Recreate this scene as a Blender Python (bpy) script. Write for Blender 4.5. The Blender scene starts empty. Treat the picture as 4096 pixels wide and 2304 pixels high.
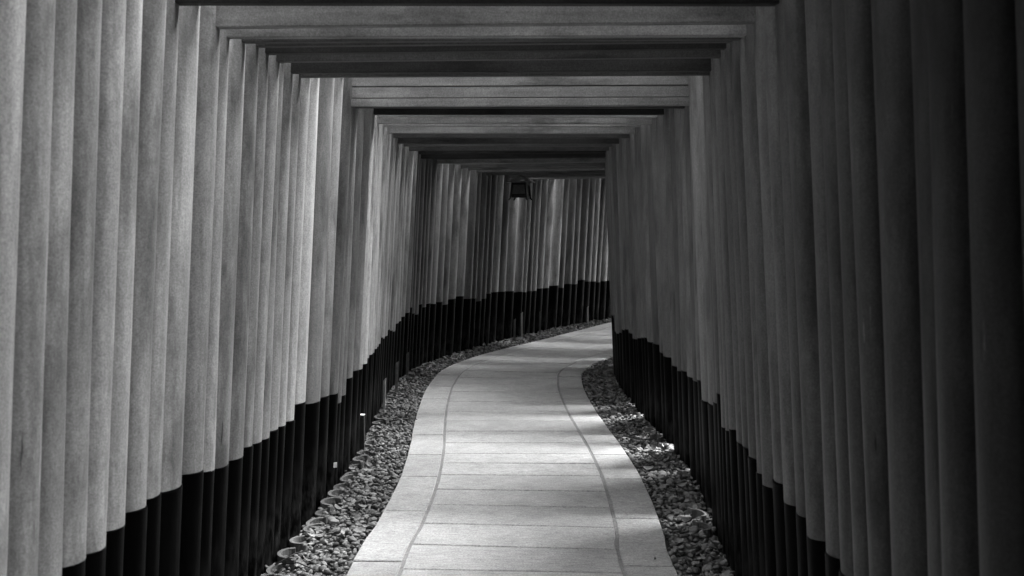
import bpy, math, random
import numpy as np
from mathutils import Vector, Matrix

# ------------------------------------------------------------------ camera
scene = bpy.context.scene
col = scene.collection
R = math.radians

cam_data = bpy.data.cameras.new('camera')
cam = bpy.data.objects.new('camera', cam_data)
col.objects.link(cam)
cam.location = (0, 0, 1.48)
cam.rotation_euler = (R(90 - 3.464), 0, 0)
cam_data.sensor_width = 36
cam_data.lens = 39.13
cam_data.clip_start = 0.02
cam_data.clip_end = 500
cam_data.dof.use_dof = True
cam_data.dof.focus_distance = 7.2
cam_data.dof.aperture_fstop = 6.3
scene.camera = cam

# ------------------------------------------------------------------ sky and sun (monochrome photograph: neutral light)
SUN_EL, SUN_AZ = 60.0, 64.0           # azimuth measured from straight ahead towards the right
world = bpy.data.worlds.new('World')
scene.world = world
world.use_nodes = True
wn = world.node_tree
wn.nodes.clear()
sky = wn.nodes.new('ShaderNodeTexSky')
sky.sky_type = 'NISHITA'
sky.sun_disc = False
sky.sun_elevation = R(SUN_EL)
sky.sun_rotation = R(SUN_AZ)
bw = wn.nodes.new('ShaderNodeRGBToBW')
bg = wn.nodes.new('ShaderNodeBackground')
bg.inputs['Strength'].default_value = 0.15
wo = wn.nodes.new('ShaderNodeOutputWorld')
wn.links.new(sky.outputs[0], bw.inputs[0])
wn.links.new(bw.outputs[0], bg.inputs['Color'])
wn.links.new(bg.outputs[0], wo.inputs['Surface'])

sun_data = bpy.data.lights.new('sun', 'SUN')
sun_data.energy = 1.5
sun_data.angle = R(28)
sun = bpy.data.objects.new('sun', sun_data)
col.objects.link(sun)
sd = Vector((math.sin(R(SUN_AZ)) * math.cos(R(SUN_EL)), math.cos(R(SUN_AZ)) * math.cos(R(SUN_EL)), math.sin(R(SUN_EL))))
sun.rotation_euler = sd.to_track_quat('Z', 'Y').to_euler()
sun.location = sd * 30

vs = scene.view_settings
vs.view_transform = 'Standard'
vs.look = 'None'
vs.gamma = 1.0
vs.use_curve_mapping = False
vs.exposure = 3.85
scene.cycles.use_denoising = True
scene.cycles.use_adaptive_sampling = False
scene.cycles.max_bounces = 8
scene.cycles.diffuse_bounces = 3
scene.cycles.glossy_bounces = 3
scene.cycles.sample_clamp_indirect = 3.0
scene.cycles.caustics_reflective = False
scene.cycles.caustics_refractive = False

rnd = random.Random(11)
nrng = np.random.RandomState(5)


# ------------------------------------------------------------------ helpers
def tag(o, label=None, cat=None, group=None, kind=None):
    if label: o['label'] = label
    if cat: o['category'] = cat
    if group: o['group'] = group
    if kind: o['kind'] = kind
    return o


def empty(name, loc, rz=0.0):
    o = bpy.data.objects.new(name, None)
    o.empty_display_size = 0.1
    o.location = loc
    o.rotation_euler = (0, 0, rz)
    col.objects.link(o)
    return o


def mesh(name, verts, faces, mat, smooth=False):
    me = bpy.data.meshes.new(name)
    me.from_pydata([tuple(v) for v in verts], [], faces)
    if mat: me.materials.append(mat)
    if smooth:
        me.polygons.foreach_set('use_smooth', [True] * len(me.polygons))
    me.update()
    return me


def obj(name, me, parent=None, loc=(0, 0, 0), rot=(0, 0, 0)):
    o = bpy.data.objects.new(name, me)
    o.location = loc
    o.rotation_euler = rot
    if parent: o.parent = parent
    col.objects.link(o)
    return o


def box(x0, x1, y0, y1, z0, z1, b=0.0):
    """box with chamfered edges along x (verts, faces)"""
    if b <= 0:
        sec = [(y0, z0), (y1, z0), (y1, z1), (y0, z1)]
    else:
        sec = [(y0 + b, z0), (y1 - b, z0), (y1, z0 + b), (y1, z1 - b), (y1 - b, z1), (y0 + b, z1), (y0, z1 - b), (y0, z0 + b)]
    n = len(sec)
    v = [(x0, y, z) for y, z in sec] + [(x1, y, z) for y, z in sec]
    f = [(i, (i + 1) % n, n + (i + 1) % n, n + i) for i in range(n)]
    f = [tuple(reversed(q)) for q in f] + [tuple(range(n)), tuple(reversed(range(n, 2 * n)))]
    return v, f


def add(vf, more):
    k = len(vf[0])
    vf[0].extend(more[0])
    vf[1].extend([tuple(i + k for i in q) for q in more[1]])
    return vf


def spline(P, n=40):
    P = np.array(P, float)
    Q = np.vstack([2 * P[0] - P[1], P, 2 * P[-1] - P[-2]])
    out = []
    for i in range(1, len(Q) - 2):
        a, b, c, d = Q[i - 1:i + 3]
        for t in np.linspace(0, 1, n, endpoint=False):
            out.append(.5 * (2 * b + (c - a) * t + (2 * a - 5 * b + 4 * c - d) * t * t + (3 * b - a - 3 * c + d) * t ** 3))
    out.append(P[-1])
    out = np.array(out)
    S = np.r_[0, np.cumsum(np.linalg.norm(np.diff(out, axis=0), axis=1))]
    return out, S


class Curve:
    def __init__(s, P): s.p, s.S = spline(P)
    def at(s, t):
        x = np.interp(t, s.S, s.p[:, 0]); y = np.interp(t, s.S, s.p[:, 1])
        dx = np.interp(t + .08, s.S, s.p[:, 0]) - np.interp(t - .08, s.S, s.p[:, 0])
        dy = np.interp(t + .08, s.S, s.p[:, 1]) - np.interp(t - .08, s.S, s.p[:, 1])
        L = math.hypot(dx, dy) or 1
        return x, y, dx / L, dy / L
    def off(s, t, d):                                   # point at lateral offset d to the right
        x, y, dx, dy = s.at(t)
        return x + dy * d, y - dx * d
    def t_at_y(s, y): return float(np.interp(y, s.p[:, 1], s.S))


# ------------------------------------------------------------------ materials (all neutral: the photograph is black and white)
def new_mat(name, rough=0.8, spec=0.3):
    m = bpy.data.materials.new(name)
    m.use_nodes = True
    nt = m.node_tree
    b = nt.nodes['Principled BSDF']
    b.inputs['Roughness'].default_value = rough
    b.inputs['Specular IOR Level'].default_value = spec
    return m, nt, b


def N(nt, t, **kw):
    n = nt.nodes.new(t)
    for k, v in kw.items(): setattr(n, k, v)
    return n


def noise(nt, scale, vec=None, detail=3, rough=.55, stretch=None):
    n = N(nt, 'ShaderNodeTexNoise')
    n.inputs['Scale'].default_value = scale
    n.inputs['Detail'].default_value = detail
    n.inputs['Roughness'].default_value = rough
    if vec is not None:
        if stretch:
            mp = N(nt, 'ShaderNodeMapping')
            mp.inputs['Scale'].default_value = stretch
            nt.links.new(vec, mp.inputs['Vector'])
            vec = mp.outputs[0]
        nt.links.new(vec, n.inputs['Vector'])
    return n.outputs['Fac']


def mrange(nt, x, a, b, c, d):
    n = N(nt, 'ShaderNodeMapRange')
    nt.links.new(x, n.inputs['Value'])
    for i, v in zip(range(1, 5), (a, b, c, d)): n.inputs[i].default_value = v
    return n.outputs[0]


def math_(nt, op, a, b):
    n = N(nt, 'ShaderNodeMath', operation=op)
    for i, v in enumerate((a, b)):
        if isinstance(v, (int, float)): n.inputs[i].default_value = v
        else: nt.links.new(v, n.inputs[i])
    return n.outputs[0]


def bump(nt, b, h, strength, dist=0.01):
    n = N(nt, 'ShaderNodeBump')
    n.inputs['Strength'].default_value = strength
    n.inputs['Distance'].default_value = dist
    nt.links.new(h, n.inputs['Height'])
    nt.links.new(n.outputs[0], b.inputs['Normal'])


def pos_vec(nt):
    """object position shifted by a random amount per object, so that no two pieces share a grain"""
    tc = N(nt, 'ShaderNodeTexCoord')
    oi = N(nt, 'ShaderNodeObjectInfo')
    sc = N(nt, 'ShaderNodeVectorMath', operation='SCALE')
    cb = N(nt, 'ShaderNodeCombineXYZ')
    for i in range(3): nt.links.new(oi.outputs['Random'], cb.inputs[i])
    nt.links.new(cb.outputs[0], sc.inputs[0])
    sc.inputs['Scale'].default_value = 37.0
    ad = N(nt, 'ShaderNodeVectorMath', operation='ADD')
    nt.links.new(tc.outputs['Object'], ad.inputs[0])
    nt.links.new(sc.outputs[0], ad.inputs[1])
    return ad.outputs[0], oi.outputs['Random']


def painted_wood(name, base, var, rough, spec, grain_axis, scuff):
    m, nt, b = new_mat(name, rough, spec)
    v, rd = pos_vec(nt)
    st = (1, 1, .06) if grain_axis == 'z' else (.06, 1, 1)
    streak = noise(nt, 38, v, 4, .6, st)
    wide = noise(nt, 9, v, 3, .5, (1, 1, .12) if grain_axis == 'z' else (.12, 1, 1))
    blot = noise(nt, 3.2, v, 4, .6)
    speck = noise(nt, 170, v, 3, .7)
    x = math_(nt, 'MULTIPLY', mrange(nt, streak, .25, .75, .74, 1.2), mrange(nt, wide, .25, .75, .8, 1.14))
    x = math_(nt, 'MULTIPLY', x, mrange(nt, blot, .3, .7, .78, 1.14))  # paint blotches, deepened to stand in for dappled light
    x = math_(nt, 'MULTIPLY', x, mrange(nt, speck, .3, .7, .68, 1.28))
    x = math_(nt, 'MULTIPLY', x, mrange(nt, noise(nt, 62, v, 4, .75, (1, 1, .7)), .3, .7, .84, 1.15))
    x = math_(nt, 'MULTIPLY', x, mrange(nt, rd, 0, 1, 1 - var, 1 + var))
    st2 = noise(nt, 7, v, 5, .65, (1, 1, .3) if grain_axis == 'z' else (.3, 1, 1))
    x = math_(nt, 'MULTIPLY', x, mrange(nt, st2, .50, .66, 1, .50))
    oc = N(nt, 'ShaderNodeObjectInfo')
    x = math_(nt, 'MULTIPLY', x, oc.outputs['Color'])
    x = math_(nt, 'MULTIPLY', x, base)
    if scuff:                                           # pale scratches where the paint is worn
        s1 = noise(nt, 60, v, 5, .7, (1, 1, .05) if grain_axis == 'z' else (.05, 1, 1))
        s2 = noise(nt, 2.3, v, 2, .5)
        sc = math_(nt, 'MULTIPLY', mrange(nt, s1, .66, .74, 0, 1), mrange(nt, s2, .52, .66, 0, 1))
        x = math_(nt, 'ADD', x, math_(nt, 'MULTIPLY', sc, scuff))
        k1 = noise(nt, 55, v, 3, .6, (1, 1, .07) if grain_axis == 'z' else (.07, 1, 1))
        k2 = noise(nt, 1.7, v, 2, .5, (1.3, .8, 1.1))
        ck = math_(nt, 'MULTIPLY', mrange(nt, k1, .30, .25, 0, .75), mrange(nt, k2, .5, .62, 0, 1))
        x = math_(nt, 'MULTIPLY', x, math_(nt, 'SUBTRACT', 1.0, ck))
    nt.links.new(x, b.inputs['Base Color'])
    rr = mrange(nt, wide, .3, .7, rough - .08, rough + .1)
    nt.links.new(rr, b.inputs['Roughness'])
    bump(nt, b, math_(nt, 'ADD', streak, math_(nt, 'MULTIPLY', speck, .4)), .35, .004)
    return m


M_PILLAR = painted_wood('pillar_paint', .33, .06, .50, .35, 'z', .22)
M_BEAM = painted_wood('beam_paint', .20, .12, .66, .25, 'x', .25)
M_BLACK = painted_wood('black_paint', .0016, .35, .40, .022, 'z', 0)
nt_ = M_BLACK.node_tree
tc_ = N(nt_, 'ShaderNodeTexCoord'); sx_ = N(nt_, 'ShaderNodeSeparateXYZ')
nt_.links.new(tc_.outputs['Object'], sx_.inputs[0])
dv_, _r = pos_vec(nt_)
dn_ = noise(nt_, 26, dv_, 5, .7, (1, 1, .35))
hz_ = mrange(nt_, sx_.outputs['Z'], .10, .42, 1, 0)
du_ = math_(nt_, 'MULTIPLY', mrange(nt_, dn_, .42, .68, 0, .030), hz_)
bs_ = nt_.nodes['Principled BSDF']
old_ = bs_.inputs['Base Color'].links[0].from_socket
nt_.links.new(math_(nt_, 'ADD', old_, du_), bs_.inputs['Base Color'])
M_CAP = painted_wood('lintel_black', .03, .2, .6, .3, 'x', 0)


def stone_mat(name, base, var, speck_amp, streak_amp, bumpk):
    m, nt, b = new_mat(name, .85, .25)
    v, rd = pos_vec(nt)
    s1 = noise(nt, 130, v, 3, .75, (.8, 1.3, 1))
    s2 = noise(nt, 60, v, 4, .65, (.35, 1.6, 1))
    s3 = noise(nt, 6, v, 4, .6)
    s4 = noise(nt, 30, v, 3, .6, (.25, 1.8, 1))
    x = math_(nt, 'MULTIPLY', mrange(nt, s1, .3, .7, 1 - speck_amp, 1 + speck_amp), mrange(nt, s2, .3, .7, 1 - streak_amp, 1 + streak_amp))
    x = math_(nt, 'MULTIPLY', x, mrange(nt, s3, .3, .7, .86, 1.1))
    x = math_(nt, 'MULTIPLY', x, math_(nt, 'SUBTRACT', 1.0, mrange(nt, s4, .67, .76, 0, .45)))
    x = math_(nt, 'MULTIPLY', x, mrange(nt, rd, 0, 1, 1 - var, 1 + var))
    x = math_(nt, 'MULTIPLY', x, base)
    nt.links.new(x, b.inputs['Base Color'])
    bump(nt, b, math_(nt, 'ADD', s2, math_(nt, 'MULTIPLY', s1, .5)), bumpk, .004)
    return m


M_SLAB = stone_mat('granite_slab', .42, .10, .42, .24, .8)
M_KERB = stone_mat('granite_kerb', .39, .10, .42, .24, .8)
M_MORTAR = stone_mat('mortar', .24, .0, .3, .3, .9)
M_TILE = stone_mat('edging_tile_clay', .12, .25, .12, .1, .4)


def pebble_mat():
    m, nt, b = new_mat('pebble_stone', .6, .35)
    g = N(nt, 'ShaderNodeNewGeometry')
    v = g.outputs['Random Per Island']
    oi = N(nt, 'ShaderNodeObjectInfo')
    mix = math_(nt, 'FRACT', math_(nt, 'ADD', v, oi.outputs['Random']), 0)
    tc = N(nt, 'ShaderNodeNewGeometry')
    n1 = noise(nt, 120, tc.outputs['Position'], 3, .6)
    x = math_(nt, 'MULTIPLY', mrange(nt, mix, 0, 1, .04, .25), mrange(nt, n1, .3, .7, .8, 1.15))
    nt.links.new(x, b.inputs['Base Color'])
    bump(nt, b, n1, .2, .002)
    return m


M_PEBBLE = pebble_mat()


def plain(name, base, amp, scale, rough=.9, bk=.4, spec=.2):
    m, nt, b = new_mat(name, rough, spec)
    v, rd = pos_vec(nt)
    n1 = noise(nt, scale, v, 5, .65)
    x = math_(nt, 'MULTIPLY', mrange(nt, n1, .25, .75, 1 - amp, 1 + amp), mrange(nt, rd, 0, 1, .85, 1.15))
    x = math_(nt, 'MULTIPLY', x, base)
    nt.links.new(x, b.inputs['Base Color'])
    bump(nt, b, n1, bk, .01)
    return m


M_EARTH = plain('dark_earth', .045, .5, 14, .95, .8)
M_FOREST = plain('forest_floor', .05, .5, 5, .95, .8)
M_LEAF = plain('dry_leaf', .26, .35, 40, .8, .2)
M_PALELEAF = plain('pale_dry_leaf', .13, .3, 40, .8, .2)
M_WOOD = plain('weathered_stake', .13, .3, 30, .85, .3)
M_POST = plain('post_wood', .05, .3, 30, .85, .3)
M_PALE = plain('pale_wood', .55, .15, 30, .8, .2)
M_PAPER = plain('white_paper', .8, .05, 20, .7, .1)
M_IRON = plain('lantern_dark_wood', .012, .3, 30, .6, .2, .3)
M_ROOF = plain('lantern_roof', .16, .3, 30, .7, .2)
M_PANE = plain('lantern_paper', .10, .3, 30, .7, .2)


# ------------------------------------------------------------------ the setting: ground, added banks, path
PATH = Curve([(0, -6), (0, 2), (0, 4.7), (.03, 5.3), (.05, 6.2), (.03, 7.1), (-.01, 7.9), (-.04, 8.6), (-.06, 9.5), (-.05, 10.2),
              (.0, 10.9), (.17, 11.6), (.48, 12.4), (1.0, 13.5), (1.5, 14.6), (2.1, 15.9), (2.9, 17.2), (3.8, 18.3)])


def grid_mesh(name, x0, x1, y0, y1, nx, ny, zf, mat):
    v = []
    for j in range(ny + 1):
        for i in range(nx + 1):
            x = x0 + (x1 - x0) * i / nx; y = y0 + (y1 - y0) * j / ny
            v.append((x, y, zf(x, y)))
    f = [(j * (nx + 1) + i, j * (nx + 1) + i + 1, (j + 1) * (nx + 1) + i + 1, (j + 1) * (nx + 1) + i) for j in range(ny) for i in range(nx)]
    return mesh(name, v, f, mat, True)


def ground_z(x, y):
    r = math.hypot(x, y - 6)
    return -.06 + (max(0, r - 14) * .12 + .25 * math.sin(x * .6) * math.sin(y * .5) if r > 14 else 0)


g = obj('ground', grid_mesh('ground', -120, 120, -114, 126, 80, 80, ground_z, M_FOREST))
tag(g, kind='structure')


def light_blocking_bank(side, prof):
    """bank added behind the row of gates to block light leaking between pillars"""
    v = []
    ts = np.linspace(.05, PATH.S[-1] - .05, 120)
    for t in ts:
        for d, z in prof:
            x, y = PATH.off(t, side * d)
            v.append((x, y, z + (0 if z < 0 else .07 * math.sin(x * 5.3 + y * 2.1) * math.sin(y * 3.7) * min(1, z * 2))))
    m = len(prof)
    f = [(i * m + k, i * m + k + 1, (i + 1) * m + k + 1, (i + 1) * m + k) for i in range(len(ts) - 1) for k in range(m - 1)]
    if side < 0: f = [tuple(reversed(q)) for q in f]
    tag(obj('light_block_bank', mesh('light_block_bank', v, f, M_FOREST, True)), kind='structure')


light_blocking_bank(1, [(1.30, -.07), (1.34, .04), (1.45, .34), (1.6, .62), (1.85, 1.0), (2.2, 1.45), (2.7, 1.95), (3.4, 2.3), (5, 2.6), (8, 2.7), (9, -.2)])
light_blocking_bank(-1, [(1.34, -.07), (1.38, .05), (1.6, .35), (2.0, .8), (2.6, 1.5), (3.4, 2.1), (5, 2.6), (8, 3.0), (9, -.2)])

# bed of dark soil between pavement and gates
v = []; f = []
ts = np.linspace(.2, PATH.S[-1] - .1, 140)
for t in ts:
    for d in (-1.4, 1.4): v.append((*PATH.off(t, d), -.046))
f = [(2 * i, 2 * i + 1, 2 * i + 3, 2 * i + 2) for i in range(len(ts) - 1)]
tag(obj('soil_bed', mesh('soil_bed', v, f, M_EARTH)), kind='structure')

path = empty('path', (0, 0, 0))
tag(path, kind='structure')


def strip(name, d0, d1, z, mat, parent, amp=0.0):
    v = []
    ts = np.linspace(.3, PATH.S[-1] - .2, 420)
    for t in ts:
        v.append((*PATH.off(t, d0 + nrng.uniform(-amp, amp)), z + nrng.uniform(-amp, amp) * .4))
        v.append((*PATH.off(t, d1 + nrng.uniform(-amp, amp)), z + nrng.uniform(-amp, amp) * .4))
    f = [(2 * i, 2 * i + 1, 2 * i + 3, 2 * i + 2) for i in range(len(ts) - 1)]
    return obj(name, mesh(name, v, f, mat), parent)


strip('path_bedding', -.68, .68, -.02, M_EARTH, path)


def slab(name, t0, t1, d0, d1, mat, skew=0.0, zj=0.0):
    """one stone: slightly uneven outline, chamfered top edge, its own height"""
    z = rnd.uniform(-.0016, .0016) + zj
    tx = rnd.uniform(-.0012, .0012)
    n = 6
    def pt(a, b, inset, zz):
        t = t0 + (t1 - t0) * b; d = d0 + (d1 - d0) * a
        t += skew * (a - .5)
        return (t, d, zz)
    ring = []
    for i in range(n): ring.append((i / n, 0))
    for i in range(3): ring.append((1, i / 3))
    for i in range(n): ring.append((1 - i / n, 1))
    for i in range(3): ring.append((0, 1 - i / 3))
    out = []
    jit = [(rnd.uniform(-.0016, .0016), rnd.uniform(-.0016, .0016)) for _ in ring]
    for lev, (ins, zz) in enumerate(((0, -.07), (0, -.004), (.004, 0))):
        for (a, b), (ja, jb) in zip(ring, jit):
            t = t0 + (t1 - t0) * b + skew * (a - .5) + jb
            d = d0 + (d1 - d0) * a + ja
            t += ins * (1 if b < .01 else -1 if b > .99 else 0)
            d += ins * (1 if a < .01 else -1 if a > .99 else 0)
            x, y = PATH.off(t, d)
            out.append((x, y, z + zz + tx * (a - .5)))
    m = len(ring)
    faces = []
    for lev in range(2):
        for i in range(m):
            k = (i + 1) % m
            faces.append((lev * m + i, lev * m + k, lev * m + m + k, lev * m + m + i))
    faces.append(tuple(range(2 * m, 3 * m)))
    cx = sum(p[0] for p in out) / len(out); cy = sum(p[1] for p in out) / len(out)
    me = mesh(name, [(p[0] - cx, p[1] - cy, p[2]) for p in out], faces, mat)
    return obj(name, me, path, (cx, cy, 0))


def joints(known, step, start, end):
    a = sorted(known)
    while a[0] > start: a.insert(0, a[0] - step * rnd.uniform(.93, 1.07))
    while a[-1] < end: a.append(a[-1] + step * rnd.uniform(.93, 1.07))
    return a


T = PATH.t_at_y
END = PATH.S[-1] - .3
cj = joints([T(y) for y in (4.63, 4.98, 5.34, 5.71, 6.05, 6.41, 6.73, 7.01, 7.36, 7.77, 8.18, 8.56, 9.06, 9.56, 10.0, 10.43, 10.85, 11.27)], .40, .4, END)
lj = joints([T(y) for y in (4.76, 5.59, 6.38, 7.0, 7.66, 8.47, 9.2, 9.88)], .72, .4, END)
rj = joints([T(y) for y in (4.70, 5.48, 6.30, 6.95, 7.60, 8.33, 9.05, 9.77)], .72, .4, END)
GAP = .014
for a, b in zip(cj, cj[1:]):
    slab('paving_slab', a + GAP / 2, b - GAP / 2, -.465, .465, M_SLAB, -.045 + rnd.uniform(-.006, .006))
for a, b in zip(lj, lj[1:]):
    slab('kerb_slab', a + GAP / 2, b - GAP / 2, -.695, -.480, M_KERB, -.008, .001)
for a, b in zip(rj, rj[1:]):
    slab('kerb_slab', a + GAP / 2, b - GAP / 2, .480, .695, M_KERB, -.008, .001)
strip('mortar_joint', -.484, -.463, -.0045, M_MORTAR, path, .004)
strip('mortar_joint', .463, .484, -.0045, M_MORTAR, path, .0035)

# ------------------------------------------------------------------ torii gates
#   left foot x, y, radius, height of black base, right foot x, y, radius, height of black base, underside of the tie beam
GATES = [
    (-1.168, 2.249, 0.076, 0.65, 0.973, 2.172, 0.094, 0.60, 2.244),
    (-1.156, 2.405, 0.066, 0.65, 0.960, 2.384, 0.081, 0.60, 2.279),
    (-1.155, 2.540, 0.066, 0.65, 0.939, 2.550, 0.060, 0.60, 2.262),
    (-1.153, 2.679, 0.066, 0.65, 0.939, 2.675, 0.060, 0.60, 2.276),
    (-1.152, 2.815, 0.065, 0.64, 0.939, 2.800, 0.060, 0.58, 2.289),
    (-1.150, 2.950, 0.065, 0.66, 0.945, 2.937, 0.066, 0.59, 2.267),
    (-1.147, 3.111, 0.065, 0.67, 0.945, 3.124, 0.065, 0.58, 2.265),
    (-1.145, 3.246, 0.065, 0.67, 0.946, 3.259, 0.065, 0.61, 2.101),
    (-1.167, 3.434, 0.091, 0.65, 0.948, 3.393, 0.065, 0.61, 2.193),
    (-1.136, 3.663, 0.066, 0.65, 0.967, 3.555, 0.080, 0.64, 2.103),
    (-1.132, 3.798, 0.066, 0.62, 0.960, 3.752, 0.065, 0.58, 2.093),
    (-1.146, 3.971, 0.084, 0.60, 0.966, 3.887, 0.065, 0.59, 2.104),
    (-1.132, 4.157, 0.075, 0.59, 0.971, 4.022, 0.065, 0.62, 2.118),
    (-1.118, 4.310, 0.065, 0.60, 0.977, 4.157, 0.065, 0.63, 2.114),
    (-1.114, 4.445, 0.065, 0.59, 0.985, 4.297, 0.068, 0.62, 2.103),
    (-1.110, 4.580, 0.065, 0.58, 0.986, 4.511, 0.060, 0.63, 2.193),
    (-1.105, 4.716, 0.065, 0.59, 0.992, 4.636, 0.060, 0.60, 2.095),
    (-1.099, 4.852, 0.065, 0.58, 0.998, 4.760, 0.060, 0.59, 2.096),
    (-1.091, 4.988, 0.066, 0.58, 1.006, 4.886, 0.061, 0.72, 2.202),
    (-1.105, 5.196, 0.094, 0.63, 1.044, 5.060, 0.087, 0.65, 2.243),
    (-1.091, 5.504, 0.094, 0.58, 1.076, 5.333, 0.094, 0.60, 2.293),
    (-1.084, 5.766, 0.094, 0.57, 1.103, 5.678, 0.094, 0.56, 2.292),
    (-1.050, 6.016, 0.065, 0.54, 1.120, 5.928, 0.094, 0.63, 2.087),
    (-1.048, 6.151, 0.065, 0.47, 1.133, 6.166, 0.094, 0.59, 2.096),
    (-1.052, 6.297, 0.071, 0.49, 1.141, 6.408, 0.094, 0.58, 2.166),
    (-1.074, 6.569, 0.094, 0.55, 1.143, 6.672, 0.092, 0.58, 2.211),
    (-1.076, 6.844, 0.094, 0.56, 1.143, 6.863, 0.092, 0.55, 2.289),
    (-1.080, 7.036, 0.094, 0.54, 1.139, 7.054, 0.092, 0.56, 2.143),
    (-1.060, 7.304, 0.067, 0.54, 1.100, 7.365, 0.065, 0.58, 2.155),
    (-1.065, 7.441, 0.067, 0.56, 1.095, 7.500, 0.065, 0.59, 2.123),
    (-1.097, 7.721, 0.088, 0.55, 1.112, 7.771, 0.094, 0.62, 2.215),
    (-1.094, 7.902, 0.077, 0.54, 1.087, 7.995, 0.078, 0.61, 2.146),
    (-1.087, 8.062, 0.065, 0.55, 1.063, 8.154, 0.060, 0.62, 2.246),
    (-1.091, 8.197, 0.065, 0.55, 1.058, 8.278, 0.060, 0.61, 2.119),
    (-1.122, 8.392, 0.091, 0.55, 1.050, 8.514, 0.060, 0.58, 2.258),
    (-1.127, 8.579, 0.091, 0.58, 1.046, 8.639, 0.060, 0.56, 2.115),
    (-1.134, 8.783, 0.094, 0.55, 1.043, 8.765, 0.061, 0.55, 2.182),
    (-1.139, 8.986, 0.094, 0.55, 1.069, 9.010, 0.094, 0.57, 2.243),
    (-1.145, 9.189, 0.094, 0.58, 1.064, 9.230, 0.094, 0.58, 2.111),
    (-1.153, 9.542, 0.094, 0.54, 1.059, 9.490, 0.094, 0.55, 2.261),
    (-1.154, 9.763, 0.094, 0.51, 1.057, 9.750, 0.094, 0.50, 2.126),
    (-1.151, 9.984, 0.094, 0.56, 1.040, 9.964, 0.077, 0.47, 2.208),
    (-1.146, 10.183, 0.094, 0.56, 1.026, 10.121, 0.060, 0.47, 2.113),
    (-1.136, 10.419, 0.094, 0.58, 1.029, 10.245, 0.060, 0.61, 2.221),
    (-1.090, 10.660, 0.065, 0.60, 1.033, 10.369, 0.060, 0.57, 2.265),
    (-1.075, 10.797, 0.065, 0.64, 1.037, 10.494, 0.060, 0.58, 2.116),
    (-1.057, 10.937, 0.066, 0.57, 1.043, 10.618, 0.060, 0.58, 2.083),
    (-1.034, 11.074, 0.065, 0.55, 1.051, 10.740, 0.060, 0.53, 2.151),
    (-1.008, 11.208, 0.065, 0.64, 1.062, 10.860, 0.060, 0.61, 2.189),
    (-0.980, 11.341, 0.065, 0.60, 1.078, 10.979, 0.060, 0.51, 2.098),
    (-0.955, 11.485, 0.071, 0.63, 1.100, 11.098, 0.060, 0.54, 2.062),
    (-0.934, 11.697, 0.094, 0.61, 1.142, 11.231, 0.071, 0.55, 2.182),
    (-0.863, 11.936, 0.080, 0.61, 1.180, 11.389, 0.060, 0.59, 2.187),
    (-0.818, 12.098, 0.080, 0.57, 1.221, 11.504, 0.060, 0.53, 2.083),
    (-0.761, 12.321, 0.094, 0.62, 1.273, 11.625, 0.065, 0.60, 2.055),
    (-0.679, 12.549, 0.094, 0.63, 1.360, 11.777, 0.087, 0.61, 2.043),
    (-0.569, 12.769, 0.069, 0.59, 1.427, 11.990, 0.060, 0.53, 2.026),
    (-0.517, 12.901, 0.069, 0.58, 1.479, 12.103, 0.060, 0.57, 2.119),
    (-0.458, 13.039, 0.065, 0.54, 1.542, 12.225, 0.067, 0.51, 2.005),
    (-0.408, 13.165, 0.065, 0.56, 1.605, 12.355, 0.070, 0.55, 2.077),
    (-0.360, 13.314, 0.077, 0.61, 1.682, 12.501, 0.080, 0.51, 2.106),
    (-0.301, 13.508, 0.094, 0.62, 1.773, 12.671, 0.094, 0.61, 2.104),
    (-0.210, 13.736, 0.094, 0.61, 1.871, 12.889, 0.094, 0.55, 2.000),
    (-0.106, 13.993, 0.094, 0.60, 1.981, 13.133, 0.094, 0.60, 2.088),
    (0.035, 14.266, 0.068, 0.57, 2.069, 13.406, 0.060, 0.59, 2.000),
    (0.090, 14.396, 0.068, 0.56, 2.122, 13.518, 0.060, 0.60, 2.063),
    (0.147, 14.546, 0.077, 0.56, 2.176, 13.631, 0.060, 0.53, 2.106),
    (0.214, 14.691, 0.077, 0.56, 2.230, 13.743, 0.060, 0.52, 2.105),
    (0.285, 14.879, 0.094, 0.58, 2.311, 13.877, 0.076, 0.57, 2.075),
    (0.374, 15.059, 0.094, 0.57, 2.401, 14.033, 0.088, 0.53, 2.102),
    (0.526, 15.325, 0.083, 0.59, 2.502, 14.276, 0.071, 0.58, 2.088),
    (0.607, 15.475, 0.083, 0.55, 2.568, 14.404, 0.071, 0.55, 2.107),
    (0.721, 15.696, 0.089, 0.59, 2.701, 14.621, 0.086, 0.56, 2.107),
    (0.808, 15.856, 0.089, 0.58, 2.785, 14.774, 0.086, 0.60, 2.137),
    (0.917, 16.062, 0.094, 0.63, 2.886, 14.949, 0.087, 0.56, 2.121),
    (1.022, 16.235, 0.088, 0.60, 2.952, 15.115, 0.060, 0.52, 2.134),
    (1.130, 16.383, 0.071, 0.59, 3.015, 15.223, 0.060, 0.53, 2.160),
    (1.208, 16.508, 0.071, 0.57, 3.079, 15.330, 0.060, 0.56, 2.140),
]

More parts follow.
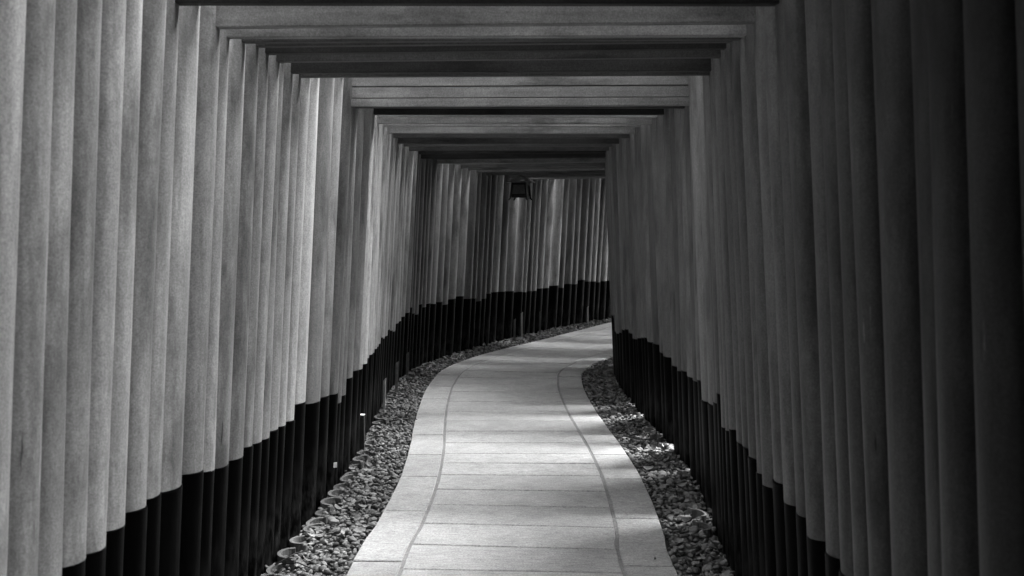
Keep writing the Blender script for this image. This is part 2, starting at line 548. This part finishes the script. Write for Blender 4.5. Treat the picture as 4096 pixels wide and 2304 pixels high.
# the tunnel goes on behind the camera and past the bend
before = []
y = 2.09
while y > -4.2:
    before.append((-1.165 + rnd.uniform(-.008, .008), y, .084, .6, .965 + rnd.uniform(-.008, .008), y + rnd.uniform(-.02, .02), .084, .5, 2.24 + rnd.uniform(0, .05)))
    y -= .176 + rnd.uniform(0, .003)
before.reverse()
after = []
gl_, gn_ = GATES[-6], GATES[-1]
al_ = math.atan2(gn_[1] - gl_[1], gn_[0] - gl_[0]); ar_ = math.atan2(gn_[5] - gl_[5], gn_[4] - gl_[4])
lx_, ly_, rx_, ry_ = gn_[0], gn_[1], gn_[4], gn_[5]
for k in range(1, 15):
    al_ -= R(1.6); ar_ -= R(1.6)
    lx_ += .178 * math.cos(al_); ly_ += .178 * math.sin(al_); rx_ += .13 * math.cos(ar_); ry_ += .13 * math.sin(ar_)
    after.append((lx_, ly_, .084, .58, rx_, ry_, .06, .56, 2.1 + rnd.uniform(0, .05)))

def fatten(rows, a):
    """neighbouring pillars nearly touch: let each girth grow, outwards, into the room it has"""
    rows = [list(q) for q in rows]
    o = 4 - a
    for _ in range(6):
        for i, q in enumerate(rows):
            d = [math.hypot(q[a] - w[a], q[a + 1] - w[a + 1]) - w[a + 2] for w in (rows[i - 1:i] + rows[i + 1:i + 2])]
            new = min(min(d) - .003, .102 if a == 0 else .16)
            if new > q[a + 2]:
                g_ = min(new - q[a + 2], .02)
                ux, uy = q[a] - q[o], q[a + 1] - q[o + 1]
                L = math.hypot(ux, uy)
                q[a] += ux / L * g_; q[a + 1] += uy / L * g_
                q[a + 2] += g_
    return rows


GATES = [tuple(q) for q in fatten(fatten(GATES, 0), 4)]

LEAN = 3.3


def pillar_mesh(r, z0, z1, lean, name, mat, seg=22, cap=True, grow=0.0, edge=None):
    """log-like column: slight taper, faint bends and uneven girth; leans along +x"""
    h = z1 - z0
    n = max(2, int(h / .22))
    ph = [rnd.uniform(0, 6.28) for _ in range(6)]
    v = []
    for i in range(n + 1):
        z = z0 + h * i / n
        cx = z * math.tan(R(lean)) + .0022 * math.sin(1.7 * z + ph[0])
        cy = .0022 * math.sin(1.9 * z + ph[1])
        for k in range(seg):
            a = 2 * math.pi * k / seg
            q = r * (1.02 - .018 * z) * (1 + .010 * math.sin(2 * a + ph[2] + .5 * z) + .006 * math.sin(3 * a + ph[3] - .8 * z)) + grow
            zt = z + (.0035 * math.sin(a + ph[4]) + .0015 * math.sin(3 * a + ph[5]) if edge is not None and abs(z - edge) < .002 else 0)
            v.append((cx + q * math.cos(a), cy + q * math.sin(a), zt))
    f = [(i * seg + k, i * seg + (k + 1) % seg, (i + 1) * seg + (k + 1) % seg, (i + 1) * seg + k) for i in range(n) for k in range(seg)]
    if cap:
        m = len(v)                                      # caps keep their own vertices so the sides stay evenly shaded
        v += v[n * seg:(n + 1) * seg] + v[:seg]
        f.append(tuple(m + k for k in range(seg)))
        f.append(tuple(reversed(range(m + seg, m + 2 * seg))))
    me = mesh(name, v, f, mat)
    sm = [len(p.vertices) == 4 for p in me.polygons]
    me.polygons.foreach_set('use_smooth', sm)
    return me


def kasagi(w, dep, z, hgt):
    """top lintel with upswept ends: bent beam with sloped top"""
    n = 14
    v = []
    for i in range(n + 1):
        u = -1 + 2 * i / n
        x = u * w / 2
        up = .07 * max(0, abs(u) - .55) ** 2 / .2
        d = dep / 2
        for (yy, zz) in ((-d * .94, 0), (d * .94, 0), (d, .012), (d * 1.0, hgt * .72), (0, hgt), (-d * 1.0, hgt * .72), (-d, .012)):
            v.append((x + u * zz * .12, yy, z + zz + up))
    m = 7
    f = [(i * m + k, (i + 1) * m + k, (i + 1) * m + (k + 1) % m, i * m + (k + 1) % m) for i in range(n) for k in range(m)]
    f += [tuple(range(m)), tuple(reversed(range(n * m, n * m + m)))]
    f = [tuple(reversed(q)) for q in f]
    return v, f


ONES = ['', 'first', 'second', 'third', 'fourth', 'fifth', 'sixth', 'seventh', 'eighth', 'ninth', 'tenth', 'eleventh', 'twelfth', 'thirteenth',
        'fourteenth', 'fifteenth', 'sixteenth', 'seventeenth', 'eighteenth', 'nineteenth']
TENS = {2: ('twentieth', 'twenty'), 3: ('thirtieth', 'thirty'), 4: ('fortieth', 'forty'), 5: ('fiftieth', 'fifty'), 6: ('sixtieth', 'sixty'), 7: ('seventieth', 'seventy'), 8: ('eightieth', 'eighty')}


def ordinal(n):
    if n < 20: return ONES[n]
    t, o = divmod(n, 10)
    return TENS[t][0] if o == 0 else TENS[t][1] + '-' + ONES[o]


ALL = before + GATES + after


def beam_shade(k):  # light and shade on the beams, painted into their colour gate by gate
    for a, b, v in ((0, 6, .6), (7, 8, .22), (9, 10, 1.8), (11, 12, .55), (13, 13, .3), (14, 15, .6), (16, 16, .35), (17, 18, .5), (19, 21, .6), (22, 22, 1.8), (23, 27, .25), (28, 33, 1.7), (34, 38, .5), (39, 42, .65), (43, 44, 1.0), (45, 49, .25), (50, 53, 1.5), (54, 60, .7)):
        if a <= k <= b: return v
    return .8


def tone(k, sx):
    """fresh or faded paint per gate, plus painted-in shade of right row and far bend"""
    if sx > 0: return .18 if k < 1 else .26 if k < 5 else rnd.choice((.34, .40, .48, .54))  # right row darkened in colour to stand for its shade
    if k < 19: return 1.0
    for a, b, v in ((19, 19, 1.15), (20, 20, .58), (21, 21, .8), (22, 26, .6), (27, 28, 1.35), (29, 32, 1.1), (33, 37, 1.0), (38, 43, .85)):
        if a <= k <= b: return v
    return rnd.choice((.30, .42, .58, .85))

feet = {}


def gate(i, row):
    xl, yl, rl, hl, xr, yr, rr, hr, hn = row
    k = i - len(before)
    mx, my = (xl + xr) / 2, (yl + yr) / 2
    w = math.hypot(xr - xl, yr - yl)
    root = empty('torii_gate', (mx, my, -.05), math.atan2(yr - yl, xr - xl))
    if 0 <= k < len(GATES):
        tag(root, "torii gate whose left pillar is %s from the picture's left edge" % ordinal(k + 1), 'torii gate', 'torii gates forming the tunnel')
    elif k < 0:
        tag(root, 'torii gate standing behind the camera, outside the picture', 'torii gate', 'torii gates behind the camera')
    else:
        tag(root, 'torii gate beyond the bend, hidden behind the right row of pillars', 'torii gate', 'torii gates hidden past the bend')
    dz = .05
    # gap to the neighbours decides how deep the lintels may be
    def gap(j, a, b):
        if not 0 <= j < len(ALL): return .19
        q = ALL[j]
        return math.hypot(q[a] - row[a], q[b] - row[b])
    gl = min(gap(i - 1, 0, 1), gap(i + 1, 0, 1)); gr = min(gap(i - 1, 4, 5), gap(i + 1, 4, 5))
    room = min(gl, gr)
    top = hn + .30 + rnd.uniform(-.01, .03)
    lean = [LEAN + rnd.uniform(-.25, .25), float(np.interp(k, (10, 22, 28), (LEAN, 2.7, 2.5))) + rnd.uniform(-.25, .25)]
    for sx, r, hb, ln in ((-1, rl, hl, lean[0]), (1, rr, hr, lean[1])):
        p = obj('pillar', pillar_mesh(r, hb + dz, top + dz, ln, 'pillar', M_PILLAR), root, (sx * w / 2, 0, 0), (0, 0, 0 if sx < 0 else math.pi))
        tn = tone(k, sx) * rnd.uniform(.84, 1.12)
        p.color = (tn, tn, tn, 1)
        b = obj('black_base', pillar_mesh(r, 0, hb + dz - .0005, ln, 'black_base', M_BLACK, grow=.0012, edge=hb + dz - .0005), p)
    hL = w / 2 - hn * math.tan(R(lean[0])); hR = w / 2 - hn * math.tan(R(lean[1]))   # where the tie beam meets the pillar axes
    nh = .115 + rnd.uniform(-.015, .02)
    nd = min(.030, room * .16) + rnd.uniform(0, .003)
    nb = box(-hL - rl - .10, hR + rr + .10, -nd, nd, hn + dz, hn + dz + nh, .003)
    if k == 22:                                                # one gate carries two more boards straight above its tie beam
        nb = box(-hL - rl - .10, hR + rr + .10, -nd, nd, hn + dz, hn + dz + .042, .003)
    tb = obj('tie_beam', mesh('tie_beam', *nb, M_BEAM), root)
    bt = beam_shade(k) * rnd.uniform(.88, 1.12)
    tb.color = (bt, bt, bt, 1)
    if k == 22:
        for q, (z0, z1) in enumerate(((.045, .103), (.106, .19))):
            ob = obj('board', mesh('board', *box(-hL - .02, hR + .02, -nd - .004 * q, nd, hn + dz + z0, hn + dz + z1, .003), M_BEAM), root)
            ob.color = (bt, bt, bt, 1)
    for sx, r, half in ((-1, rl, hL), (1, rr, hR)):                          # wedges that lock the tie beam in the pillar
        x0 = sx * (half - r - .001)
        wv = box(min(x0, x0 - sx * .026), max(x0, x0 - sx * .026), -.013, .013, hn + dz + nh * .55, hn + dz + nh + .035, .002)
        obj('wedge', mesh('wedge', *wv, M_CAP), root)
    obj('strut', mesh('strut', *box(-.045, .045, -nd * .8, nd * .8, hn + dz + nh + .0005 if k != 22 else hn + dz + .1905, top + dz - .0005, 0), M_BEAM), root)
    dep = .174 if k < 0 else .055 if k < 2 else min(.04, room - .05) if k < 9 else .38 * room
    if 22 <= k <= 27 or 34 <= k <= 36 or 45 <= k <= 49: dep = min(.20, room - .01)
    elif 17 <= k <= 21: dep = .16 * room
    elif 28 <= k <= 33: dep = .5 * room
    elif 37 <= k <= 44: dep = .8 * room
    elif 57 <= k <= 67: dep = .92 * room
    elif k >= 50: dep = .74 * room
    lo = obj('lower_lintel', mesh('lower_lintel', *box(-w / 2 - .12, w / 2 + .12, -dep * .42, dep * .42, top + dz, top + dz + .09, .003), M_BEAM), root)
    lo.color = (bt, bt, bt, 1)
    obj('upper_lintel', mesh('upper_lintel', *kasagi(w + .62, dep, top + dz + .0905, .11), M_CAP), root)
    return root


for i, row in enumerate(ALL): gate(i, row)


def nearest_gap(x, y):
    return min(ALL, key=lambda q: (q[0] - x) ** 2 + (q[1] - y) ** 2)


def wall_lat(t, side):
    """lateral distance from the path's middle line to the faces of the pillars"""
    x, y, dx, dy = PATH.at(t)
    best = None
    for q in ALL:
        px, py, r = (q[0], q[1], q[2]) if side < 0 else (q[4], q[5], q[6])
        al = (px - x) * dx + (py - y) * dy
        if abs(al) < .22:
            la = abs((px - x) * dy - (py - y) * dx) - r
            if best is None or la < best: best = la
    return best if best else 1.0


# ------------------------------------------------------------------ edging tiles set on end at the feet of the gates
def tile_mesh():
    """pantile standing on end: S-shaped in plan, open towards the path"""
    pts = []
    for i in range(11):                      # deep hollow
        a = math.pi * (1.04 - 1.08 * i / 10)
        pts.append((.072 * math.cos(a), -.050 * math.sin(a)))
    for i in range(1, 6):                    # small lip rolled the other way
        a = math.pi * (1.0 - .75 * i / 5)
        pts.append((.072 + .024 + .024 * math.cos(a), .022 * math.sin(a)))
    P = np.array(pts); Tn = np.gradient(P, axis=0); L = np.linalg.norm(Tn, axis=1, keepdims=True); Tn /= L
    Nn = np.c_[-Tn[:, 1], Tn[:, 0]] * .0085
    A, B = P + Nn, P - Nn
    n = len(P); v = []; f = []
    for z in (-.12, 0):
        v += [(a[0], a[1], z) for a in A] + [(b[0], b[1], z) for b in B]
    m = 2 * n
    for i in range(n - 1):
        f += [(i, i + 1, m + i + 1, m + i), (n + i + 1, n + i, m + n + i, m + n + i + 1), (m + i, m + i + 1, m + n + i + 1, m + n + i), (i + 1, i, n + i, n + i + 1)]
    f += [(0, n, m + n, m), (n - 1, m + n - 1, m + 2 * n - 1, 2 * n - 1)]
    return mesh('edging_tile', v, f, M_TILE)


tile_me = tile_mesh()
k = 0
y = 4.42
lefts = []
while y < 11.2:
    lefts.append(y); y += .183 + rnd.uniform(-.012, .012)
for n_, y in enumerate(lefts):
    t = T(y)
    x, yy, dx, dy = PATH.at(t)
    lat = wall_lat(t, -1) - .062
    px, py = PATH.off(t, -lat)
    o = obj('edging_tile', tile_me, None, (px, py, .022 + rnd.uniform(-.014, .012)), (rnd.uniform(-.05, .05), rnd.uniform(-.05, .05), math.atan2(-dy, -dx) + rnd.uniform(-.16, .16)))
    s = rnd.uniform(.9, 1.08); o.scale = (s, s, 1)
    tag(o, "curved clay edging tile by the left pillars, %s from the picture's bottom" % ordinal(n_ + 1), 'edging tile', 'edging tiles along the left pillars')
rights = [5.28, 5.5, 6.35, 6.9, 7.12, 7.38, 7.62, 8.0, 8.35]
for n_, y in enumerate(rights):
    t = T(y)
    x, yy, dx, dy = PATH.at(t)
    lat = wall_lat(t, 1) - .06
    px, py = PATH.off(t, lat)
    o = obj('edging_tile', tile_me, None, (px, py, .018 + rnd.uniform(-.014, .014)), (rnd.uniform(-.12, .12), rnd.uniform(-.1, .1), math.atan2(dy, dx) + rnd.uniform(-.4, .4)))
    s = rnd.uniform(.62, .8); o.scale = (s, s, 1)
    tag(o, "tilted clay edging tile by the right pillars, %s from the picture's bottom" % ordinal(n_ + 1), 'edging tile', 'edging tiles along the right pillars')

# ------------------------------------------------------------------ pebbles
def ico():
    p = (1 + 5 ** .5) / 2
    V = [(-1, p, 0), (1, p, 0), (-1, -p, 0), (1, -p, 0), (0, -1, p), (0, 1, p), (0, -1, -p), (0, 1, -p), (p, 0, -1), (p, 0, 1), (-p, 0, -1), (-p, 0, 1)]
    F = [(0, 11, 5), (0, 5, 1), (0, 1, 7), (0, 7, 10), (0, 10, 11), (1, 5, 9), (5, 11, 4), (11, 10, 2), (10, 7, 6), (7, 1, 8), (3, 9, 4), (3, 4, 2), (3, 2, 6), (3, 6, 8), (3, 8, 9), (4, 9, 5), (2, 4, 11), (6, 2, 10), (8, 6, 7), (9, 8, 1)]
    V = [np.array(v) / np.linalg.norm(v) for v in V]
    cache = {}; F2 = []
    def mid(a, b):
        key = (min(a, b), max(a, b))
        if key not in cache:
            q = V[a] + V[b]; V.append(q / np.linalg.norm(q)); cache[key] = len(V) - 1
        return cache[key]
    for a, b, c in F:
        x, y, z = mid(a, b), mid(b, c), mid(c, a)
        F2 += [(a, x, z), (b, y, x), (c, z, y), (x, y, z)]
    return np.array(V), np.array(F2)


IV, IF = ico()
camp = np.array((0, 0, 1.48))
P_ = []                                   # centre, axes, rotation
for side in (-1, 1):
    t = T(3.1)
    while t < PATH.S[-1] - .6:
        far = t > T(11.6)
        st = .031 if not far else .052
        wl = wall_lat(t, side)
        lat0, lat1 = .705, wl + .01
        n = max(2, int((lat1 - lat0) / (st * .95)))
        for layer in (0, 1):
            for i in range(n):
                if layer and rnd.random() < .22: continue
                la = lat0 + (lat1 - lat0) * (i + rnd.random()) / n
                tt = t + rnd.uniform(-.5, .5) * st
                e = (la - lat0) / max(.05, lat1 - lat0)
                x, y = PATH.off(tt, side * la)
                a = rnd.uniform(.011, .0225) * (1.3 if rnd.random() < .10 else 1)
                b = a * rnd.uniform(.5, .85); c = a * rnd.uniform(.32, .6)
                z = -.036 + layer * .020 + e * .012 + rnd.uniform(-.004, .006)
                P_.append((x, y, z, a, b, c, rnd.uniform(0, 6.28), rnd.gauss(0, .38), rnd.gauss(0, .38), layer))
        t += st
P_ = np.array(P_)
dist = np.hypot(P_[:, 0], P_[:, 1])
size = P_[:, 3] / dist
# the pebbles that show largest: inside the frame, in the upper layer
vy = P_[:, 1] * math.cos(R(3.464)) - (P_[:, 2] - 1.48) * math.sin(R(3.464))
vx = P_[:, 0] / vy; vz = (P_[:, 1] * math.sin(R(3.464)) + (P_[:, 2] - 1.48) * math.cos(R(3.464))) / vy
vis = (np.abs(vx) < .46) & (vz > -.257) & (P_[:, 9] > .5)
order = np.argsort(-size * vis)
big = order[:300]


def rotm(rz, rx, ry):
    return np.array(Matrix.Rotation(rz, 3, 'Z') @ Matrix.Rotation(rx, 3, 'X') @ Matrix.Rotation(ry, 3, 'Y'))


peb_me = []
for q in range(8):
    w = IV * (1 + .16 * np.sin(IV[:, [1, 2, 0]] * 2.3 + q) + .08 * np.sin(IV[:, [2, 0, 1]] * 4.1 + 2 * q))
    peb_me.append((w, mesh('pebble', w, [tuple(x) for x in IF], M_PEBBLE, True)))
for n_, i in enumerate(big):
    x, y, z, a, b, c, rz, rx, ry, _ = P_[i]
    o = obj('pebble', peb_me[n_ % 8][1], None, (x, y, z), Matrix(rotm(rz, rx, ry).tolist()).to_euler())
    o.scale = (a, b, c)
    s = x < 0
    tag(o, 'smooth rounded pebble in the %s gravel strip near the bottom of the picture' % ('left' if s else 'right'), 'pebble', 'pebbles in the %s strip' % ('left' if s else 'right'))
rest = np.setdiff1d(np.arange(len(P_)), big)
nv, nf = len(IV), len(IF)
VV = np.empty((len(rest) * nv, 3)); FF = np.empty((len(rest) * nf, 3), dtype=np.int64)
for j, i in enumerate(rest):
    x, y, z, a, b, c, rz, rx, ry, _ = P_[i]
    VV[j * nv:(j + 1) * nv] = (peb_me[j % 8][0] * (a, b, c)) @ rotm(rz, rx, ry).T + (x, y, z)
    FF[j * nf:(j + 1) * nf] = IF + j * nv
me = bpy.data.meshes.new('gravel')
me.vertices.add(len(VV)); me.vertices.foreach_set('co', VV.ravel())
me.loops.add(FF.size); me.loops.foreach_set('vertex_index', FF.ravel())
me.polygons.add(len(FF)); me.polygons.foreach_set('loop_start', np.arange(0, FF.size, 3)); me.polygons.foreach_set('loop_total', np.full(len(FF), 3))
me.polygons.foreach_set('use_smooth', np.ones(len(FF), dtype=bool))
me.materials.append(M_PEBBLE); me.update(calc_edges=True); me.validate()
tag(obj('gravel', me), 'smooth grey pebbles filling the strips beside the path', 'gravel', kind='stuff')

# ------------------------------------------------------------------ fallen leaves
def leaf_verts(L, W, curl, seg=6):
    v = []; f = []
    for i in range(seg + 1):
        u = i / seg
        wd = W * math.sin(math.pi * min(.97, u * .92 + .04)) ** .8
        zc = curl * (u - .5) ** 2 * 4 * L * .35
        for s in (-1, 0, 1):
            v.append((L * (u - .5), s * wd * .5, zc + abs(s) * curl * wd * .35))
    for i in range(seg):
        for k in range(2):
            a = i * 3 + k; f.append((a, a + 3, a + 4, a + 1))
    k = len(v)
    v += [(p[0], p[1], p[2] - .0012) for p in v]
    f += [tuple(reversed([q + k for q in p])) for p in f]
    return v, f


def bed_point(t, side, e):
    wl = wall_lat(t, side)
    return PATH.off(t, side * (.72 + (wl - .75) * e))


lit_v, lit_f = [], []
for _ in range(760):
    side = 1 if rnd.random() < .5 else -1
    t = rnd.uniform(T(4.2), PATH.S[-1] - 1) if rnd.random() < .45 else rnd.uniform(T(9.0), PATH.S[-1] - 1)
    e = rnd.random() ** .6
    x, y = bed_point(t, side, e)
    lv, lf = leaf_verts(rnd.uniform(.035, .07), rnd.uniform(.016, .032), rnd.uniform(.2, 1.3))
    M = Matrix.Translation((x, y, rnd.uniform(.0, .012))) @ Matrix.Rotation(rnd.uniform(0, 6.28), 4, 'Z') @ Matrix.Rotation(rnd.gauss(0, .45), 4, 'X') @ Matrix.Rotation(rnd.gauss(0, .3), 4, 'Y')
    k = len(lit_v)
    lit_v += [tuple(M @ Vector(p)) for p in lv]; lit_f += [tuple(i + k for i in q) for q in lf]
tag(obj('leaf_litter', mesh('leaf_litter', lit_v, lit_f, M_LEAF, True)), 'small dry leaves scattered over the pebbles', 'leaf litter', kind='stuff')

LEAVES = [(-.80, 12.3, .05, 'pale crumpled leaf in the left gravel where the path starts to bend'),
          (-.77, 10.15, .075, 'pale fallen leaf at the left pavement edge before the bend'),
          (.03, 13.65, .075, 'bright crumpled leaf on the far left gravel, below the two short stakes'),
          (.45, 14.35, .08, 'bright curled leaf in the far gravel to the right of the stakes'),
          (1.02, 15.45, .07, 'small bright leaf near the far end of the left gravel'),
          (.86, 7.55, .09, 'long pale leaf lying across the right gravel beside the edging tiles'),
          (.90, 7.05, .08, 'curled pale leaf resting by the right edging tiles'),
          (.86, 5.35, .08, 'pale crumpled leaf on the right gravel near the broken tile'),
          (.80, 4.9, .07, 'torn dry leaf on the right gravel close to the bottom of the picture'),
          (-.93, 5.10, .06, 'crumpled dry leaf behind the left edging tiles near the bottom'),
          (.625, 4.78, .022, 'tiny dark leaf fragment lying on the right kerb stone near the bottom'),
          (-.78, 5.62, .09, 'folded dry leaf lying in the left gravel beside the kerb')]
for x, y, L, lab in LEAVES:
    lv, lf = leaf_verts(L, L * .5, rnd.uniform(.5, 1.2))
    o = obj('fallen_leaf', mesh('fallen_leaf', lv, lf, M_PALELEAF if 'bright' in lab or 'pale' in lab else M_LEAF, True), None, (x, y, .012 if L > .03 else .004), (rnd.gauss(0, .3) if L > .03 else 0, rnd.gauss(0, .3) if L > .03 else 0, rnd.uniform(0, 6)))
    tag(o, lab, 'leaf', 'fallen leaves on the gravel')

# fallen twig across the left gravel, near the middle
def rod(P, r, name, mat, seg=6):
    v = []; f = []
    P = [Vector(p) for p in P]
    for i, p in enumerate(P):
        d = (P[min(i + 1, len(P) - 1)] - P[max(i - 1, 0)]).normalized()
        a = d.orthogonal().normalized(); b = d.cross(a)
        q = r * (1 - .45 * i / (len(P) - 1))
        for k in range(seg):
            an = 2 * math.pi * k / seg
            v.append(p + a * q * math.cos(an) + b * q * math.sin(an))
    for i in range(len(P) - 1):
        for k in range(seg): f.append((i * seg + k, i * seg + (k + 1) % seg, (i + 1) * seg + (k + 1) % seg, (i + 1) * seg + k))
    f += [tuple(reversed(range(seg))), tuple(range((len(P) - 1) * seg, len(P) * seg))]
    return mesh(name, v, f, mat, True)


tw = obj('twig', rod([(-.90, 8.08, .012), (-.84, 8.10, .02), (-.77, 8.13, .02), (-.70, 8.14, .017)], .006, 'twig', M_IRON))
tag(tw, 'thin dark twig lying across the left gravel to the pavement edge', 'twig')
tw = obj('twig', rod([(-1.0, 4.62, .03), (-.93, 4.72, .05), (-.85, 4.80, .045), (-.80, 4.87, .03)], .004, 'twig', M_IRON))
tag(tw, 'thin dark twig over the left edging tiles at the bottom of the picture', 'twig')
tw = obj('twig', rod([(-.98, 4.66, .02), (-.90, 4.60, .045), (-.82, 4.55, .03)], .0035, 'twig', M_IRON))
tag(tw, 'short dark twig on the left pebbles at the bottom edge', 'twig')

# ------------------------------------------------------------------ stakes and tags by the left pillars
def stake(x, y, h, w, mat, lean, lab, cap=None):
    v, f = box(-w / 2, w / 2, -w * .4, w * .4, -.05, h, 0)
    v = [(p[0] + (p[2] / h) * lean, p[1], p[2] if p[2] < h * .5 else p[2] + (.02 * (1 if p[0] > 0 else 0))) for p in v]
    o = obj('wooden_stake', mesh('wooden_stake', v, f, mat), None, (x, y, 0), (0, 0, rnd.uniform(-.1, .1)))
    tag(o, lab, 'stake', 'wooden stakes along the left pillars')
    return o


def wall_face(y, back=.012):
    t = T(y) if y < 10.6 else T(y - .25)
    return PATH.off(t, -(wall_lat(t, -1) - back))


stake(-.985, 9.38, .27, .024, M_WOOD, .012, 'grey wooden stake leaning at the foot of the left pillars before the bend')
stake(-1.0, 8.62, .235, .018, M_PALE, .008, 'pale thin stake by the left pillars, brightest of them')
stake(-1.0, 10.55, .21, .022, M_WOOD, .005, 'dim stake at the left pillars just where the bend begins')
stake(.03, 13.86, .24, .028, M_WOOD, .005, 'short broad stake at the far left pillars, left of a taller pale one')
stake(.125, 13.98, .31, .020, M_PALE, 0, 'taller pale stake at the far left pillars beside a short broad one')
stake(.36, 14.35, .30, .022, M_WOOD, .008, 'dark faint stake at the far pillars right of the pale stake')
stake(1.10, 16.1, .22, .022, M_PALE, 0, 'pale short stake near the far end of the left pillars')

ps = empty('marker_post', (-.985, 7.12, -.03))
tag(ps, 'dark square marker post with white top beside the left pillars', 'marker post')
obj('post', mesh('post', *box(-.030, -.003, -.022, .022, 0, .262, .002), M_POST), ps)
obj('post', mesh('post', *box(.003, .032, -.022, .022, 0, .256, .002), M_POST), ps)
obj('white_cap', mesh('white_cap', *box(-.032, -.004, -.024, .024, .2625, .274, .002), M_PAPER), ps)
obj('white_cap', mesh('white_cap', *box(.002, .034, -.024, .024, .2565, .262, .002), M_PAPER), ps)

q = nearest_gap(-1.07, 6.02)
ang = R(-14)
tx = q[0] + .2 * math.tan(R(LEAN)) + (q[2] * 1.02 + .006) * math.cos(ang); ty = q[1] + (q[2] * 1.02 + .006) * math.sin(ang)
pt = obj('paper_tag', mesh('paper_tag', *box(-.0015, .0015, -.015, .015, -.014, .014, 0), M_PAPER), None, (tx, ty, .15), (0, R(LEAN), R(-62)))
tag(pt, 'small white paper tag stuck low on a black pillar base on the left', 'tag')

# ------------------------------------------------------------------ lantern hanging under the lintels at the bend
LX, LY, LZ = .10, 13.0, 1.765
ln = empty('hanging_lantern', (LX, LY, LZ), R(-16))
tag(ln, 'small dark square lantern with a flared roof hanging under the beams at the bend', 'lantern')
ln.scale = (.92, .92, .92)
w, h = .078, .150
for sx in (-1, 1):
    for sy in (-1, 1):
        v, f = box(-.011, .011, -.011, .011, -.02, h + .02, .0)
        v = [(sx * (w + .006 - .012 * p[2] / h * -1 * 0 + (.016 * (1 - p[2] / h))) + p[0], sy * (w + .006 + .016 * (1 - p[2] / h)) + p[1], p[2]) for p in v]
        obj('corner_post', mesh('corner_post', v, f, M_IRON), ln)
        fv, ff = box(-.010, .010, -.010, .010, -.052, -.0205)
        fv = [(p[0] + sx * (w + .022 + (.02 if p[2] < -.04 else 0)), p[1] + sy * (w + .022 + (.02 if p[2] < -.04 else 0)), p[2]) for p in fv]
        obj('foot', mesh('foot', fv, ff, M_IRON), ln)
for a in range(4):
    m4 = Matrix.Rotation(a * math.pi / 2, 4, 'Z')
    def face(name, b, mat):
        o = obj(name, mesh(name, [tuple(m4 @ Vector(p)) for p in b[0]], b[1], mat), ln)
        return o
    pane = face('paper_pane', box(-w + .004, w - .004, -w - .004, -w - .001, .03, h - .01), M_PANE)
    face('rail', box(-w - .004, w + .004, -w - .012, -w + .004, .002, .028, 0), M_IRON)
    face('rail', box(-w - .004, w + .004, -w - .012, -w + .004, h - .008, h + .018, 0), M_IRON)
    face('lattice_bar', box(-w + .002, w - .002, -w - .0085, -w - .0045, .030, .0345, 0), M_WOOD)
    face('lattice_bar', box(-w + .002, w - .002, -w - .0085, -w - .0045, h - .016, h - .0115, 0), M_WOOD)
    face('lattice_bar', box(-w + .002, -w + .007, -w - .0085, -w - .0045, .036, h - .018, 0), M_WOOD)
    face('lattice_bar', box(w - .007, w - .002, -w - .0085, -w - .0045, .036, h - .018, 0), M_WOOD)
obj('floor_board', mesh('floor_board', *box(-w - .022, w + .022, -w - .022, w + .022, -.018, .0015, .003), M_IRON), ln)
# flared hip roof
v = []; f = []
prof = [(.172, .178), (.164, .168), (.130, .194), (.085, .226), (.040, .252), (.012, .264)]
for rr_, zz in prof:
    for k in range(16):
        a = 2 * math.pi * (k + .5) / 16
        c_, s_ = math.cos(a), math.sin(a)
        m_ = max(abs(c_), abs(s_)); d_ = min(abs(c_), abs(s_)) / m_
        v.append((rr_ * c_ / m_, rr_ * s_ / m_, zz + (.016 * d_ ** 3 if rr_ > .1 else 0)))
for i in range(len(prof) - 1):
    for k in range(16): f.append((i * 16 + k, i * 16 + (k + 1) % 16, (i + 1) * 16 + (k + 1) % 16, (i + 1) * 16 + k))
f.append(tuple((len(prof) - 1) * 16 + k for k in range(16)))
k0 = len(v)
v.append((0, 0, .1655)); f += [(k0, (k + 1) % 16, k) for k in range(16)]
roof = obj('roof', mesh('roof', v, f, M_IRON), ln)
roof.data.materials[0] = M_ROOF
for sx in (-1, 1):
    obj('roof_batten', mesh('roof_batten', *box(-.165, .165, sx * .09 - .008, sx * .09 + .008, .1645, .1652, 0), M_IRON), ln)
near = min(GATES, key=lambda q: abs((q[1] + q[5]) / 2 - 13.0))
obj('hanger', mesh('hanger', *box(-.008, .008, -.008, .008, .2645, max(.30, near[8] - LZ + .06), 0), M_IRON), ln)
